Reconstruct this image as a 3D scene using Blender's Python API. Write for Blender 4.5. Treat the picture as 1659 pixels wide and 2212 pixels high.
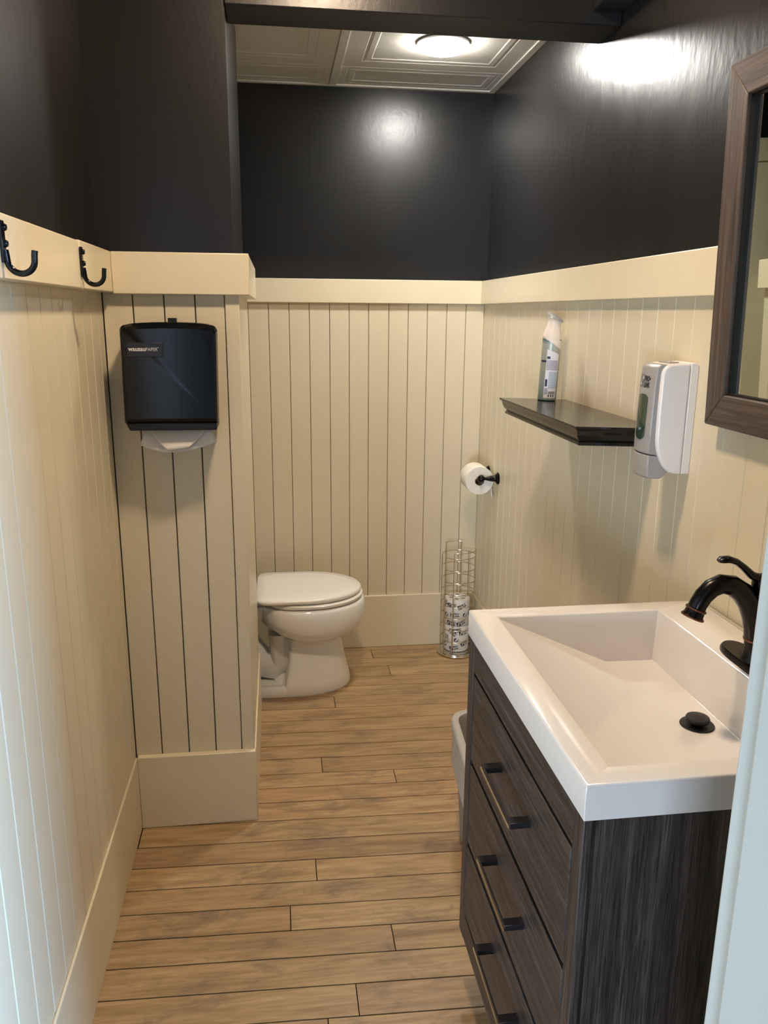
import bpy, bmesh, math, random
from mathutils import Vector, Matrix
random.seed(7)
for o in list(bpy.data.objects): bpy.data.objects.remove(o)
S = bpy.context.scene
C = S.collection
PI = math.pi

# ------------------------------------------------------------------ camera
cam_d = bpy.data.cameras.new('camera'); cam = bpy.data.objects.new('camera', cam_d); C.objects.link(cam)
yaw, pit, rol = .1336, .2445, .0082
fw = Vector((math.sin(yaw)*math.cos(pit), math.cos(yaw)*math.cos(pit), -math.sin(pit)))
r0 = Vector((math.cos(yaw), -math.sin(yaw), 0)); u0 = r0.cross(fw)
rr = math.cos(rol)*r0 + math.sin(rol)*u0; uu = -math.sin(rol)*r0 + math.cos(rol)*u0
Mx = Matrix((rr, uu, -fw)).transposed().to_4x4(); Mx.translation = (0, 0, 1.48)
cam.matrix_world = Mx
cam_d.sensor_fit = 'HORIZONTAL'; cam_d.sensor_width = 36; cam_d.lens = 1725.18*36/1659
cam_d.clip_start = .02
S.camera = cam

# ------------------------------------------------------------------ light and exposure
W = bpy.data.worlds.new('world'); S.world = W; W.use_nodes = True
bg = W.node_tree.nodes['Background']; bg.inputs[0].default_value = (.62, .76, 1.0, 1); bg.inputs[1].default_value = .14
def area(name, loc, target, sx, sy, power, col):
    d = bpy.data.lights.new(name, 'AREA'); d.shape = 'RECTANGLE'; d.size = sx; d.size_y = sy; d.energy = power; d.color = col
    o = bpy.data.objects.new(name, d); C.objects.link(o); o.location = loc
    o.rotation_euler = (Vector(target)-Vector(loc)).to_track_quat('-Z', 'Y').to_euler(); return o
area('hall_window_daylight', (-2.05, -4.0, .75), (.3, .9, .75), .7, .9, 85, (.66, .80, 1.0))
area('hall_window_daylight_side', (3.2, -3.3, 1.8), (-.35, 1.0, .7), 1.5, 1.4, 620, (.36, .60, 1.0))
LAMP_ALCOVE = 106.0      # emission of the two LED discs
LAMP_NEAR = 165.0
VS = S.view_settings; VS.view_transform = 'Standard'; VS.look = 'None'; VS.gamma = 1; VS.use_curve_mapping = False
VS.exposure = 1.0

# ------------------------------------------------------------------ materials
def lin(c):
    return tuple(((v/255)/12.92 if v/255 <= .04045 else ((v/255+.055)/1.055)**2.4) for v in c)+(1,)
def mat(name, rgb, rough=.5, metal=0, spec=.5, coat=0, trans=0, emit=None, estr=0, ior=None):
    m = bpy.data.materials.new(name); m.use_nodes = True; b = m.node_tree.nodes['Principled BSDF']
    b.inputs['Base Color'].default_value = lin(rgb); b.inputs['Roughness'].default_value = rough
    b.inputs['Metallic'].default_value = metal; b.inputs['Specular IOR Level'].default_value = spec
    b.inputs['Coat Weight'].default_value = coat; b.inputs['Transmission Weight'].default_value = trans
    if ior: b.inputs['IOR'].default_value = ior
    if emit: b.inputs['Emission Color'].default_value = lin(emit); b.inputs['Emission Strength'].default_value = estr
    return m
def nt(m): return m.node_tree.nodes, m.node_tree.links, m.node_tree.nodes['Principled BSDF']
def coords(m, scale=(1, 1, 1), rnd=False, kind='Object'):
    n, l, b = nt(m); tc = n.new('ShaderNodeTexCoord'); mp = n.new('ShaderNodeMapping'); mp.inputs['Scale'].default_value = scale
    l.new(tc.outputs[kind], mp.inputs[0])
    if rnd:
        oi = n.new('ShaderNodeObjectInfo'); mu = n.new('ShaderNodeMath'); mu.operation = 'MULTIPLY'; mu.inputs[1].default_value = 57
        l.new(oi.outputs['Random'], mu.inputs[0]); cb = n.new('ShaderNodeCombineXYZ')
        for i in range(3): l.new(mu.outputs[0], cb.inputs[i])
        l.new(cb.outputs[0], mp.inputs['Location'])
    return mp.outputs[0]
def noise(m, vec, scale, detail=4, rough=.55, dist=0):
    n, l, b = nt(m); t = n.new('ShaderNodeTexNoise'); t.inputs['Scale'].default_value = scale; t.inputs['Detail'].default_value = detail
    t.inputs['Roughness'].default_value = rough; t.inputs['Distortion'].default_value = dist
    l.new(vec, t.inputs['Vector']); return t.outputs[0]
def ramp(m, fac, stops):
    n, l, b = nt(m); r = n.new('ShaderNodeValToRGB'); e = r.color_ramp.elements
    while len(e) < len(stops): e.new(.5)
    for k, (p, c) in zip(e, stops): k.position = p; k.color = lin(c)
    l.new(fac, r.inputs[0]); return r.outputs[0]
def mixc(m, fac, a, b_, mode='MIX'):
    n, l, b = nt(m); x = n.new('ShaderNodeMix'); x.data_type = 'RGBA'; x.blend_type = mode
    if isinstance(fac, (int, float)): x.inputs[0].default_value = fac
    else: l.new(fac, x.inputs[0])
    for s, v in ((6, a), (7, b_)):
        if isinstance(v, tuple): x.inputs[s].default_value = v
        else: l.new(v, x.inputs[s])
    return x.outputs[2]
def bump(m, h, strength, dist=.01):
    n, l, b = nt(m); bp = n.new('ShaderNodeBump'); bp.inputs['Strength'].default_value = strength; bp.inputs['Distance'].default_value = dist
    l.new(h, bp.inputs['Height']); l.new(bp.outputs[0], b.inputs['Normal'])
def setcol(m, s): n, l, b = nt(m); l.new(s, b.inputs['Base Color'])
def setrough(m, fac, lo, hi):
    n, l, b = nt(m); mr = n.new('ShaderNodeMapRange'); mr.inputs[3].default_value = lo; mr.inputs[4].default_value = hi
    l.new(fac, mr.inputs[0]); l.new(mr.outputs[0], b.inputs['Roughness'])

M = {}
def paint(name, rgb, rgb2, rough, bstr, sc=(1, 1, .25)):
    m = mat(name, rgb, rough); v = coords(m, sc)
    f = noise(m, v, 9, 4); setcol(m, ramp(m, f, [(.3, rgb), (.7, rgb2)]))
    h = noise(m, v, 60, 3); bump(m, h, bstr, .004); return m
M['cream'] = paint('cream_paint', (223, 213, 186), (220, 209, 181), .36, .03)
M['trimcream'] = paint('cream_trim_paint', (230, 219, 190), (227, 215, 185), .32, .03, (1, 1, 1))
m = M['dark'] = mat('black_gloss_paint', (33, 32, 32), .27); v = coords(m, (1, 1, .3))
setrough(m, noise(m, v, 5, 3), .27, .36)
hh_ = mixc(m, .5, noise(m, v, 26, 5, .6), noise(m, coords(m, (1, 1, .8)), 90, 3)); bump(m, hh_, .12, .005)
m = M['dark_rough'] = mat('black_gloss_paint_on_uneven_plaster', (33, 32, 32), .26); v = coords(m, (1, 1, .38))
setrough(m, noise(m, v, 5, 3), .24, .34)
hh_ = mixc(m, .30, noise(m, v, 9, 4, .55, .4), noise(m, coords(m, (1, 1, .5)), 55, 3, .5)); bump(m, hh_, .20, .009)
M['darkboard'] = mat('groove_backing', (26, 23, 19), .9)
M['jambwhite'] = paint('white_jamb_paint', (226, 229, 224), (222, 226, 221), .4, .03, (1, 1, 1))
# floor
m = mat('worn_maple', (180, 140, 95), .42); M['plank'] = m
v = coords(m, (1.3, 13, 13), True); v2 = coords(m, (3.2, 6.5, 6.5), True); v3 = coords(m, (5, 60, 60), True)
g = noise(m, v, 3.2, 6, .6, .4); base = ramp(m, g, [(.25, (154, 127, 95)), (.5, (190, 161, 122)), (.75, (206, 179, 140))])
oi = nt(m)[0].new('ShaderNodeObjectInfo')
tone = ramp(m, oi.outputs['Random'], [(0, (226, 216, 212)), (.5, (255, 252, 244)), (1, (244, 228, 220))])
base = mixc(m, .85, base, tone, 'MULTIPLY')
st = noise(m, v2, 1.5, 9, .68, .5); stm = ramp(m, st, [(.52, (0, 0, 0)), (.70, (215, 215, 215))])
base = mixc(m, stm, base, lin((104, 88, 78)))
fg = noise(m, v3, 2.2, 3, .6); base = mixc(m, .35, base, ramp(m, fg, [(.3, (150, 140, 130)), (.6, (255, 255, 255))]), 'MULTIPLY')
sp = noise(m, coords(m, (1, 1.6, 1), True), 34, 2, .5); base = mixc(m, ramp(m, sp, [(.72, (0, 0, 0)), (.78, (130, 130, 130))]), base, lin((70, 52, 38)))
setcol(m, base); setrough(m, st, .30, .55); bump(m, fg, .05, .004)
# vanity wood: 'y' grain runs along y, 'z' along z
def oak(name, sc):
    m = mat(name, (70, 58, 50), .45); v = coords(m, sc, True)
    a = noise(m, v, 2.4, 8, .68, .35); b_ = noise(m, v, 12, 6, .74)
    c = ramp(m, a, [(.30, (44, 38, 38)), (.48, (72, 64, 62)), (.62, (92, 83, 79)), (.78, (122, 112, 106))])
    c = mixc(m, .85, c, ramp(m, b_, [(.38, (84, 78, 77)), (.58, (255, 255, 255))]), 'MULTIPLY')
    setcol(m, c); bump(m, b_, .12, .003); return m
M['oak_y'] = oak('dark_oak_horizontal', (34, .9, 34)); M['oak_z'] = oak('dark_oak_vertical', (34, 34, .9))
def oakf(name, sc):
    m = mat(name, (90, 70, 58), .5); v = coords(m, sc, True)
    a = noise(m, v, 3.2, 8, .66, .5); b_ = noise(m, v, 17, 6, .7)
    c = ramp(m, a, [(.28, (56, 46, 42)), (.5, (88, 75, 68)), (.72, (116, 101, 92))])
    c = mixc(m, .5, c, ramp(m, b_, [(.35, (120, 112, 108)), (.62, (255, 255, 255))]), 'MULTIPLY')
    setcol(m, c); bump(m, b_, .12, .003); return m
M['frame_y'] = oakf('mirror_frame_wood_horizontal', (34, .9, 34)); M['frame_z'] = oakf('mirror_frame_wood_vertical', (34, 34, .9))
M['ceramic'] = mat('white_ceramic', (240, 240, 236), .08, coat=.3)
M['basin'] = mat('white_cast_stone', (236, 232, 228), .16, coat=.2)
M['seat'] = mat('white_seat_plastic', (240, 238, 231), .22)
M['bronze'] = mat('oil_rubbed_bronze', (24, 20, 19), .26, metal=.6)
M['copper'] = mat('worn_copper_edge', (112, 72, 54), .35, metal=.9)
M['pull'] = mat('black_pull', (46, 45, 50), .32, metal=.5)
M['brass'] = mat('pull_edge_bare', (196, 182, 150), .3, metal=.9)
M['blackgloss'] = mat('black_gloss_plastic', (9, 11, 15), .17, spec=.4)
M['blackplas'] = mat('black_plastic', (20, 19, 19), .4)
M['lip'] = mat('black_lip', (12, 12, 13), .6)
M['plate'] = mat('label_plate', (34, 35, 44), .35)
M['white_ink'] = mat('white_ink', (232, 232, 228), .5)
M['navy'] = mat('navy_ink', (34, 36, 74), .5)
M['black_ink'] = mat('black_ink', (26, 26, 34), .5)
M['grey_ink'] = mat('grey_ink', (120, 120, 122), .5)
M['paper'] = mat('white_paper', (226, 222, 216), .9, spec=.2)
M['tissue'] = mat('tissue', (238, 234, 222), .95, spec=.1)
M['wrap'] = mat('roll_wrapper', (226, 222, 214), .6)
M['whiteplas'] = mat('white_plastic', (232, 228, 224), .3)
M['greyplas'] = mat('grey_plastic', (158, 155, 152), .35)
M['greyplas2'] = mat('light_grey_plastic', (196, 193, 188), .45)
M['gel'] = mat('green_soap_window', (44, 66, 52), .12, coat=.5)
M['chrome'] = mat('chrome_wire', (214, 206, 192), .2, metal=1)
M['shelf'] = mat('black_lacquer', (20, 19, 19), .16)
M['mirror'] = mat('mirror_glass', (225, 232, 224), .01, metal=1)
M['silver'] = mat('silver_button', (176, 182, 190), .3, metal=.5)
M['cantop'] = mat('pearl_white_plastic', (236, 226, 214), .4)
M['liner'] = mat('bin_liner', (180, 176, 169), .45)
M['binplas'] = mat('bin_plastic', (140, 136, 131), .5)
M['caulk'] = mat('caulk', (200, 194, 178), .6)
m = mat('can_print', (128, 142, 140), .35, metal=.2); M['can'] = m
v = coords(m, (1, 1, 1)); sx = nt(m)[0].new('ShaderNodeSeparateXYZ'); nt(m)[1].new(v, sx.inputs[0])
mr = nt(m)[0].new('ShaderNodeMapRange'); mr.inputs[2].default_value = .22; nt(m)[1].new(sx.outputs[2], mr.inputs[0])
setcol(m, ramp(m, mr.outputs[0], [(0, (122, 140, 138)), (.5, (160, 162, 150)), (.74, (176, 180, 172)), (.8, (104, 130, 132)), (1, (96, 122, 126))]))
M['label'] = mat('can_label', (224, 222, 226), .45)
M['label2'] = mat('can_label_blue', (196, 208, 216), .45)
M['print'] = mat('small_print', (128, 118, 140), .5)
M['print2'] = mat('small_print_pale', (150, 156, 166), .5)
m = mat('ceiling_tile', (206, 202, 192), .7); M['tile'] = m; bump(m, noise(m, coords(m), 120, 3), .08, .003)
M['tbar'] = mat('ceiling_grid_metal', (214, 210, 200), .5)
M['lamp_a'] = mat('led_disc_neutral', (255, 255, 255), .5, emit=(255, 250, 243), estr=LAMP_ALCOVE)
M['lamp_n'] = mat('led_disc_warm', (255, 255, 255), .5, emit=(255, 226, 194), estr=LAMP_NEAR)
M['lamptrim'] = mat('lamp_trim', (236, 236, 232), .4)

# ------------------------------------------------------------------ geometry helpers
class G:
    def __init__(s): s.v = []; s.f = []
    def add(s, vs, fs):
        k = len(s.v); s.v += [tuple(p) for p in vs]; s.f += [tuple(i+k for i in f) for f in fs]; return s
    def box(s, x0, x1, y0, y1, z0, z1):
        return s.add([(x0, y0, z0), (x1, y0, z0), (x1, y1, z0), (x0, y1, z0), (x0, y0, z1), (x1, y0, z1), (x1, y1, z1), (x0, y1, z1)],
                     [(3, 2, 1, 0), (4, 5, 6, 7), (0, 1, 5, 4), (1, 2, 6, 5), (2, 3, 7, 6), (3, 0, 4, 7)])
    def prism(s, pts, axis, a, b):
        def P(p, t):
            return {'x': (t, p[0], p[1]), 'y': (p[0], t, p[1]), 'z': (p[0], p[1], t)}[axis]
        n = len(pts); vs = [P(p, a) for p in pts]+[P(p, b) for p in pts]
        return s.add(vs, [tuple(range(n))[::-1], tuple(range(n, 2*n))]+[(i, (i+1) % n, n+(i+1) % n, n+i) for i in range(n)])
    def loft(s, rings, cap0=True, cap1=True, closed=True):
        n = len(rings[0]); vs = [p for r in rings for p in r]; fs = []
        for k in range(len(rings)-1):
            for i in range(n if closed else n-1):
                j = (i+1) % n; fs.append((k*n+i, k*n+j, (k+1)*n+j, (k+1)*n+i))
        if cap0: fs.append(tuple(range(n))[::-1])
        if cap1: fs.append(tuple((len(rings)-1)*n+i for i in range(n)))
        return s.add(vs, fs)
    def lathe(s, prof, c=(0, 0, 0), axis='z', seg=32):
        rings = []
        for r, h in prof:
            ring = []
            for i in range(seg):
                a = 2*PI*i/seg; p, q = r*math.cos(a), r*math.sin(a)
                ring.append({'z': (c[0]+p, c[1]+q, c[2]+h), 'x': (c[0]+h, c[1]+p, c[2]+q), 'y': (c[0]+q, c[1]+h, c[2]+p)}[axis])
            rings.append(ring)
        return s.loft(rings)
    def tube(s, path, rad, seg=12, closed=False, flat=None):
        path = [Vector(p) for p in path]; n = len(path); rings = []; up = None
        for i, p in enumerate(path):
            if closed: t = (path[(i+1) % n]-path[i-1]).normalized()
            else: t = (path[min(i+1, n-1)]-path[max(i-1, 0)]).normalized()
            if up is None:
                up = Vector((0, 0, 1)) if abs(t.z) < .9 else Vector((0, 1, 0))
            a = t.cross(up).normalized(); up = a.cross(t).normalized()
            r = rad[i] if isinstance(rad, (list, tuple)) else rad
            ra, rb = (r if isinstance(r, tuple) else (r, r))
            rings.append([p+a*ra*math.cos(2*PI*k/seg)+up*rb*math.sin(2*PI*k/seg) for k in range(seg)])
        if closed:
            rings.append(rings[0]); return s.loft(rings, False, False)
        return s.loft(rings)
    def build(s, name, material, parent=None, loc=(0, 0, 0), smooth=None, bevel=0, seg=2, sub=0, kind=None):
        me = bpy.data.meshes.new(name); me.from_pydata(s.v, [], s.f); me.update()
        bm = bmesh.new(); bm.from_mesh(me); bmesh.ops.remove_doubles(bm, verts=bm.verts, dist=1e-6)
        bmesh.ops.recalc_face_normals(bm, faces=bm.faces); bm.to_mesh(me); bm.free()
        return place(name, me, material, parent, loc, smooth, bevel, seg, sub, kind)
def place(name, me, material, parent=None, loc=(0, 0, 0), smooth=None, bevel=0, seg=2, sub=0, kind=None):
    if not me.materials: me.materials.append(material if not isinstance(material, str) else M[material])
    o = bpy.data.objects.new(name, me); C.objects.link(o); o.location = loc
    if parent: o.parent = parent
    if bevel:
        b = o.modifiers.new('bevel', 'BEVEL'); b.width = bevel; b.segments = seg; b.limit_method = 'ANGLE'; b.angle_limit = .6
    if sub:
        b = o.modifiers.new('sub', 'SUBSURF'); b.levels = sub; b.render_levels = sub
    if smooth or bevel:
        me.shade_smooth(); me.set_sharp_from_angle(angle=math.radians(smooth if smooth else 35))
    if kind: o['kind'] = kind
    return o
def thing(name, label, cat, loc=(0, 0, 0), rot=(0, 0, 0), group=None):
    o = bpy.data.objects.new(name, None); C.objects.link(o); o.location = loc; o.rotation_euler = rot; o.empty_display_size = .05
    o['label'] = label; o['category'] = cat
    if group: o['group'] = group
    return o
def tag(o, label, cat, group=None):
    o['label'] = label; o['category'] = cat
    if group: o['group'] = group
    return o
def text_mesh(body, size, offset=0, align='LEFT', space=1.0):
    cu = bpy.data.curves.new('lettering', 'FONT'); cu.body = body; cu.size = size; cu.offset = offset; cu.align_x = align; cu.space_character = space
    cu.resolution_u = 3
    o = bpy.data.objects.new('lettering', cu); C.objects.link(o)
    dg = bpy.context.evaluated_depsgraph_get(); me = bpy.data.meshes.new_from_object(o.evaluated_get(dg))
    vs = [tuple(v.co) for v in me.vertices]; fs = [tuple(p.vertices) for p in me.polygons]
    bpy.data.objects.remove(o); bpy.data.curves.remove(cu); bpy.data.meshes.remove(me)
    return vs, fs
def rrect(x0, x1, z0, z1, r, n=5):
    pts = []
    for cx, cz, a0 in ((x1-r, z1-r, 0), (x0+r, z1-r, PI/2), (x0+r, z0+r, PI), (x1-r, z0+r, 1.5*PI)):
        for i in range(n+1): a = a0+i*PI/2/n; pts.append((cx+r*math.cos(a), cz+r*math.sin(a)))
    return pts
def arc(c, r, a0, a1, n, plane='xz', k=0):
    out = []
    for i in range(n+1):
        a = a0+(a1-a0)*i/n; p, q = c[0]+r*math.cos(a), c[1]+r*math.sin(a)
        out.append({'xz': (p, k, q), 'xy': (p, q, k), 'yz': (k, p, q)}[plane])
    return out

# ------------------------------------------------------------------ the setting
XLW, XLB = -.440, -.430        # left slab face, board face
XRW, XRB = .882, .872          # right
YBW, YBB = 3.386, 3.376        # back
YPW, YPB = 2.160, 2.150        # partition front
XPW, XPB = -.102, -.092        # partition side
YPE = 2.84                     # partition far end
YD0, YD1 = .29, .42            # door wall
XDR = .283                     # right jamb face
CZ = 2.50; CA = 2.33
def struct(name, g, m, bevel=0): return g.build(name, M[m], bevel=bevel, kind='structure')
floor = struct('floor', G().box(-1.6, 1.7, -1.6, 3.5, -.12, -.022), 'darkboard')
wl = struct('wall_left', G().box(-.56, XLW, YD0, 3.5, 0, 2.6), 'dark')
wr = struct('wall_right', G().box(XRW, 1.0, YD0+.01, 3.5, 0, 2.6), 'dark_rough')
wb = struct('wall_back', G().box(-.44, XRW, YBW, 3.5, 0, 2.6), 'dark')
wp = struct('wall_partition', G().box(XLW, XPW, YPW, YPE, 0, CZ), 'dark')
g = G(); g.box(-1.6, -.56, YD0, YD1, 0, CZ); g.box(XDR+.02, 1.7, YD0, YD1-.0, 0, CZ); g.box(-.56, XDR+.02, YD0, YD1, 2.08, CZ)
wf = struct('wall_front', g, 'dark')
g = G(); g.box(XLW, XRW, YD1, YPW+.12, CZ, CZ+.08)
ceil_near = struct('ceiling_entry', g, 'tile')
# doorway jamb with stop and casing
dj = struct('door_1', G().box(XDR, XDR+.02, YD0-.01, YD1, 0, 2.06), 'jambwhite', .003)
G().box(XDR-.012, XDR, YD0+.02, YD1-.032, 0, 2.06).build('door_stop', M['jambwhite'], dj, bevel=.003)
G().box(XDR+.022, XDR+.1, YD1+.0, YD1+.016, 0, 2.13).build('casing', M['jambwhite'], dj, bevel=.004)
G().box(-.43, XDR, YD0, YD1, 2.06, 2.08).build('head_jamb', M['jambwhite'], dj, bevel=.003)

# floor planks: rows run nearly along x, slightly skewed
rows = [1.503, 1.591, 1.677, 1.763, 1.851, 1.938, 2.027, 2.122, 2.214, 2.292, 2.37, 2.462, 2.546, 2.635, 2.724, 2.815, 2.91, 2.994, 3.08, 3.176, 3.256, 3.343, 3.43]
y = 1.503
while y > -1.3: y -= .0868; rows.insert(0, y)
known = {(1.888, .075), (1.718, .002), (1.626, .25), (1.454, .145), (2.407, .12), (2.319, .355), (2.899, .195), (3.111, .447), (3.284, .393)}
SK = -.036
def plank(x0, x1, y0, y1):
    gp = .0017; c = .0006; t = .02; vs = []
    xa, xb = x0+gp*.7, x1-gp*.7; yl = lambda x, y: y+SK*(x+.032)
    def ring(i, z): return [(xa+i, yl(xa, y0)+gp+i, z), (xb-i, yl(xb, y0)+gp+i, z), (xb-i, yl(xb, y1)-gp-i, z), (xa+i, yl(xa, y1)-gp-i, z)]
    cx, cy = (xa+xb)/2, (y0+y1)/2
    dz = random.uniform(-.0006, 0)
    rings = [[(p[0]-cx, p[1]-cy, p[2]) for p in r] for r in (ring(0, -t), ring(0, -c), ring(c, dz))]
    G().loft(rings, False, True).build('plank', M['plank'], floor, (cx, cy, 0))
for i in range(len(rows)-1):
    y0, y1 = rows[i], rows[i+1]; js = []
    for (ky, kx) in known:
        if y0+SK*(kx+.03) < ky < y1+SK*(kx+.03): js.append(kx)
    L, R_ = (-.44, .88)
    if y1 < YD0: L, R_ = -1.6, 1.7; js = [random.uniform(-.9, -.5), random.uniform(.5, 1.0)]
    elif not js and random.random() < .5: js = [random.choice([random.uniform(.55, .8), random.uniform(-.43, -.35)])] if y0 > 1.45 else [random.uniform(-.1, .6)]
    xs = [L]+sorted(js)+[R_]
    for a, b in zip(xs, xs[1:]):
        if b-a > .02: plank(a, b, y0, y1)

# wainscot boards, one object each, sharing meshes
bcache = {}
def board_mesh(w, z0, z1, gap, cham, nrm, t=.010):
    key = (round(w, 4), z0, z1, gap, nrm)
    if key in bcache: return bcache[key]
    a, b = gap/2, w-gap/2; c = cham
    prof = [(a, 0), (a, t-c*1.1), (a+c, t), (b-c, t), (b, t-c*1.1), (b, 0)]      # along, out
    def mp(p, z):
        s, o = p
        return {'+x': (o, s, z), '-x': (-o, s, z), '-y': (s, -o, z)}[nrm]
    g = G(); g.loft([[mp(p, z0) for p in prof], [mp(p, z1) for p in prof]])
    me = bpy.data.meshes.new('board'); me.from_pydata(g.v, [], g.f); bm = bmesh.new(); bm.from_mesh(me)
    bmesh.ops.recalc_face_normals(bm, faces=bm.faces); bm.to_mesh(me); bm.free(); bcache[key] = me; return me
def boards(parent, lines, wallpos, nrm, z0, z1, gap, cham):
    for a, b in zip(lines, lines[1:]):
        me = board_mesh(b-a, z0, z1, gap, cham, nrm)
        loc = {'+x': (wallpos, a, 0), '-x': (wallpos, a, 0), '-y': (a, wallpos, 0)}[nrm]
        place('board', me, M['cream'], parent, loc)
def seq(a, b, st):
    out = [a]
    while out[-1]+st*1.15 < b: out.append(round(out[-1]+st, 4))
    return out+[b]
boards(wb, [-.43]+[-.356, -.274, -.191]+[-.109, -.027, .056, .138, .221, .302, .383, .467, .549, .630, .712, .794, .8726], YBW, '-y', .02, 1.58, .0018, .0022)
rl = [3.384, 3.283, 3.202, 3.122, 3.041, 2.963, 2.882, 2.801, 2.72, 2.635, 2.549, 2.467, 2.386, 2.296, 2.208, 2.122, 2.039, 1.957]
while rl[-1] > .55: rl.append(round(rl[-1]-.0825, 4))
rl.append(.437); rl = rl[::-1]
boards(wr, rl, XRW, '-x', .02, 1.58, .0013, .0015)
boards(wl, seq(.44, 2.150, .0825)[:-1]+[2.150], XLW, '+x', .02, 1.58, .0006, .0024)
boards(wl, seq(2.845, 3.376, .0825), XLW, '+x', .02, 1.58, .0018, .0022)
G().box(-.1262, -.0905, YPW-.0145, YPW, .02, 1.58).build('corner_board', M['cream'], wp, bevel=.0015)
boards(wp, [-.430, -.356, -.279, -.202, -.127], YPW, '-y', .02, 1.58, .0030, .0016)
boards(wp, [2.160]+seq(2.205, 2.84, .0825), XPW, '+x', .02, 1.58, .0012, .002)

# baseboards and rails
def strip(name, x0, x1, y0, y1, z0, z1, m='trimcream', bev=.0025):
    return struct(name, G().box(x0, x1, y0, y1, z0, z1), m, bev)
strip('baseboard_left', XLB, -.4255+.002, YD1+.02, 2.136, .0, .231)
strip('baseboard_partition', -.4236, -.088, 2.130, YPB, 0, .231)
strip('baseboard_partition_side', XPB, -.0865, YPB, YPE, 0, .229)
strip('baseboard_back', XLB, .860, 3.362, YBB, 0, .246)
strip('baseboard_right', .858, XRB, 1.50, 3.362, 0, .243)
strip('trim_1', XLB, -.400, YD1+.02, 1.806, 1.524, 1.6205)
strip('trim_2', XLB, -.3985, 1.807, 2.135, 1.5235, 1.622)
strip('trim_3', -.3985, -.0625, 2.128, YPB, 1.520, 1.6215)
strip('trim_4', XPB, -.0630, YPB, YPE, 1.520, 1.6215)
strip('trim_5', XLB, .853, 3.356, YBB, 1.517, 1.611)
strip('trim_6', .852, XRB, YD1+.02, 3.3755, 1.517, 1.611)
# the dark beam, the boxed soffit along the right wall and a cream casing in the back corner
struct('trim_8', G().box(XPW, XRW, YPW-.010, 2.288, 2.184, CZ), 'dark', .003)
struct('trim_9', G().box(.805, XRW, YD1, YPW-.011, 2.215, CZ), 'dark', .003)
cs = struct('trim_7', G().box(-.439, -.325, 3.350, YBW, .0, 2.03), 'trimcream', .003)
G().box(-.439, -.285, 3.340, YBW, 2.03, 2.12).build('head_casing', M['trimcream'], cs, bevel=.003)
# alcove ceiling: slab, grid bars, tiles with raised mouldings
ca = struct('ceiling', G().box(XLW, XRW, 2.285, YBW, CA+.03, CA+.1), 'tile')
xs = [XLW+.001, .240, .868]; ys = [2.29, 2.53, 3.135, 3.372]
def tile(x0, x1, y0, y1):
    cx, cy = (x0+x1)/2, (y0+y1)/2; w, h = (x1-x0)/2, (y1-y0)/2
    def rc(i, z): return [(-w+i, -h+i, z), (w-i, -h+i, z), (w-i, h-i, z), (-w+i, h-i, z)]
    m_ = min(w, h); rings = [rc(0, .02), rc(0, 0), rc(.004, -.003)]
    i1 = m_*.22
    rings += [rc(i1, -.003), rc(i1+.003, -.0012), rc(i1+.010, -.0012), rc(i1+.013, -.003), rc(i1+.030, -.003), rc(i1+.034, -.0008)]
    G().loft(rings, True, True).build('tile', M['tile'], ca, (cx, cy, CA+.004), smooth=20)
for i in range(2):
    for j in range(3): tile(xs[i]+(.014 if i else 0), xs[i+1]-(.014 if i == 0 else .003), ys[j]+.0015, ys[j+1]-.0015)
G().box(.226, .254, 2.29, 3.372, CA-.004, CA+.02).build('grid_bar', M['tbar'], ca, bevel=.0015)
G().box(.858, XRW, 2.29, 3.386, CA-.004, CA+.02).build('wall_angle', M['tbar'], ca, bevel=.001)
G().box(XLW, XRW, 3.366, YBW, CA-.0045, CA+.02).build('wall_angle', M['tbar'], ca, bevel=.001)

# ------------------------------------------------------------------ lamps
def puck(loc, r, memit, label):
    t = thing('ceiling_light', label, 'ceiling light', loc)
    G().lathe([(r*1.16, 0), (r*1.16, -.004), (r*1.08, -.010), (r*1.0, -.012), (r*1.0, -.006), (.001, -.006)], seg=48).build('trim_ring', M['lamptrim'], t, smooth=40)
    G().lathe([(r*1.05, -.008), (r*1.05, -.016), (r*.98, -.020), (.001, -.021)], seg=48).build('diffuser', M[memit], t, smooth=60)
    return t
puck((.562, 2.832, CA-.001), .074, 'lamp_a', 'round white LED disc light glowing on the tiled alcove ceiling')
puck((.16, 1.46, CZ), .072, 'lamp_n', 'round warm LED disc light on the ceiling over the entry, in front of the beam')

# ------------------------------------------------------------------ toilet (faces +x)
TX, TY = 0.0, 3.05
t = thing('toilet', 'white round-front two-piece toilet with closed lid behind the cream partition', 'toilet', (0, TY, 0))
def egg(xb, xf, b, z, xc=None, nb=2.0, n=56):
    xc = xb+(xf-xb)*.45 if xc is None else xc; out = []
    for i in range(n):
        a = 2*PI*i/n; c, s_ = math.cos(a), math.sin(a); e = 2.0 if c >= 0 else nb
        x = xc+(xf-xc if c >= 0 else xc-xb)*math.copysign(abs(c)**(2/e), c); yy = b*math.copysign(abs(s_)**(2/e), s_); out.append((x, yy, z))
    return out
g = G(); g.loft([egg(-.010, .272, .140, 0, .04, 9), egg(-.012, .276, .145, .010, .04, 9), egg(.000, .268, .139, .05, .05, 9), egg(.014, .252, .124, .11, .065, 8), egg(.020, .240, .113, .17, .075, 7),
                 egg(.020, .234, .106, .215, .085, 6), egg(.0, .236, .108, .226, .09, 3)], True, True)
g.build('pedestal', M['ceramic'], t, smooth=50)
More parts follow.
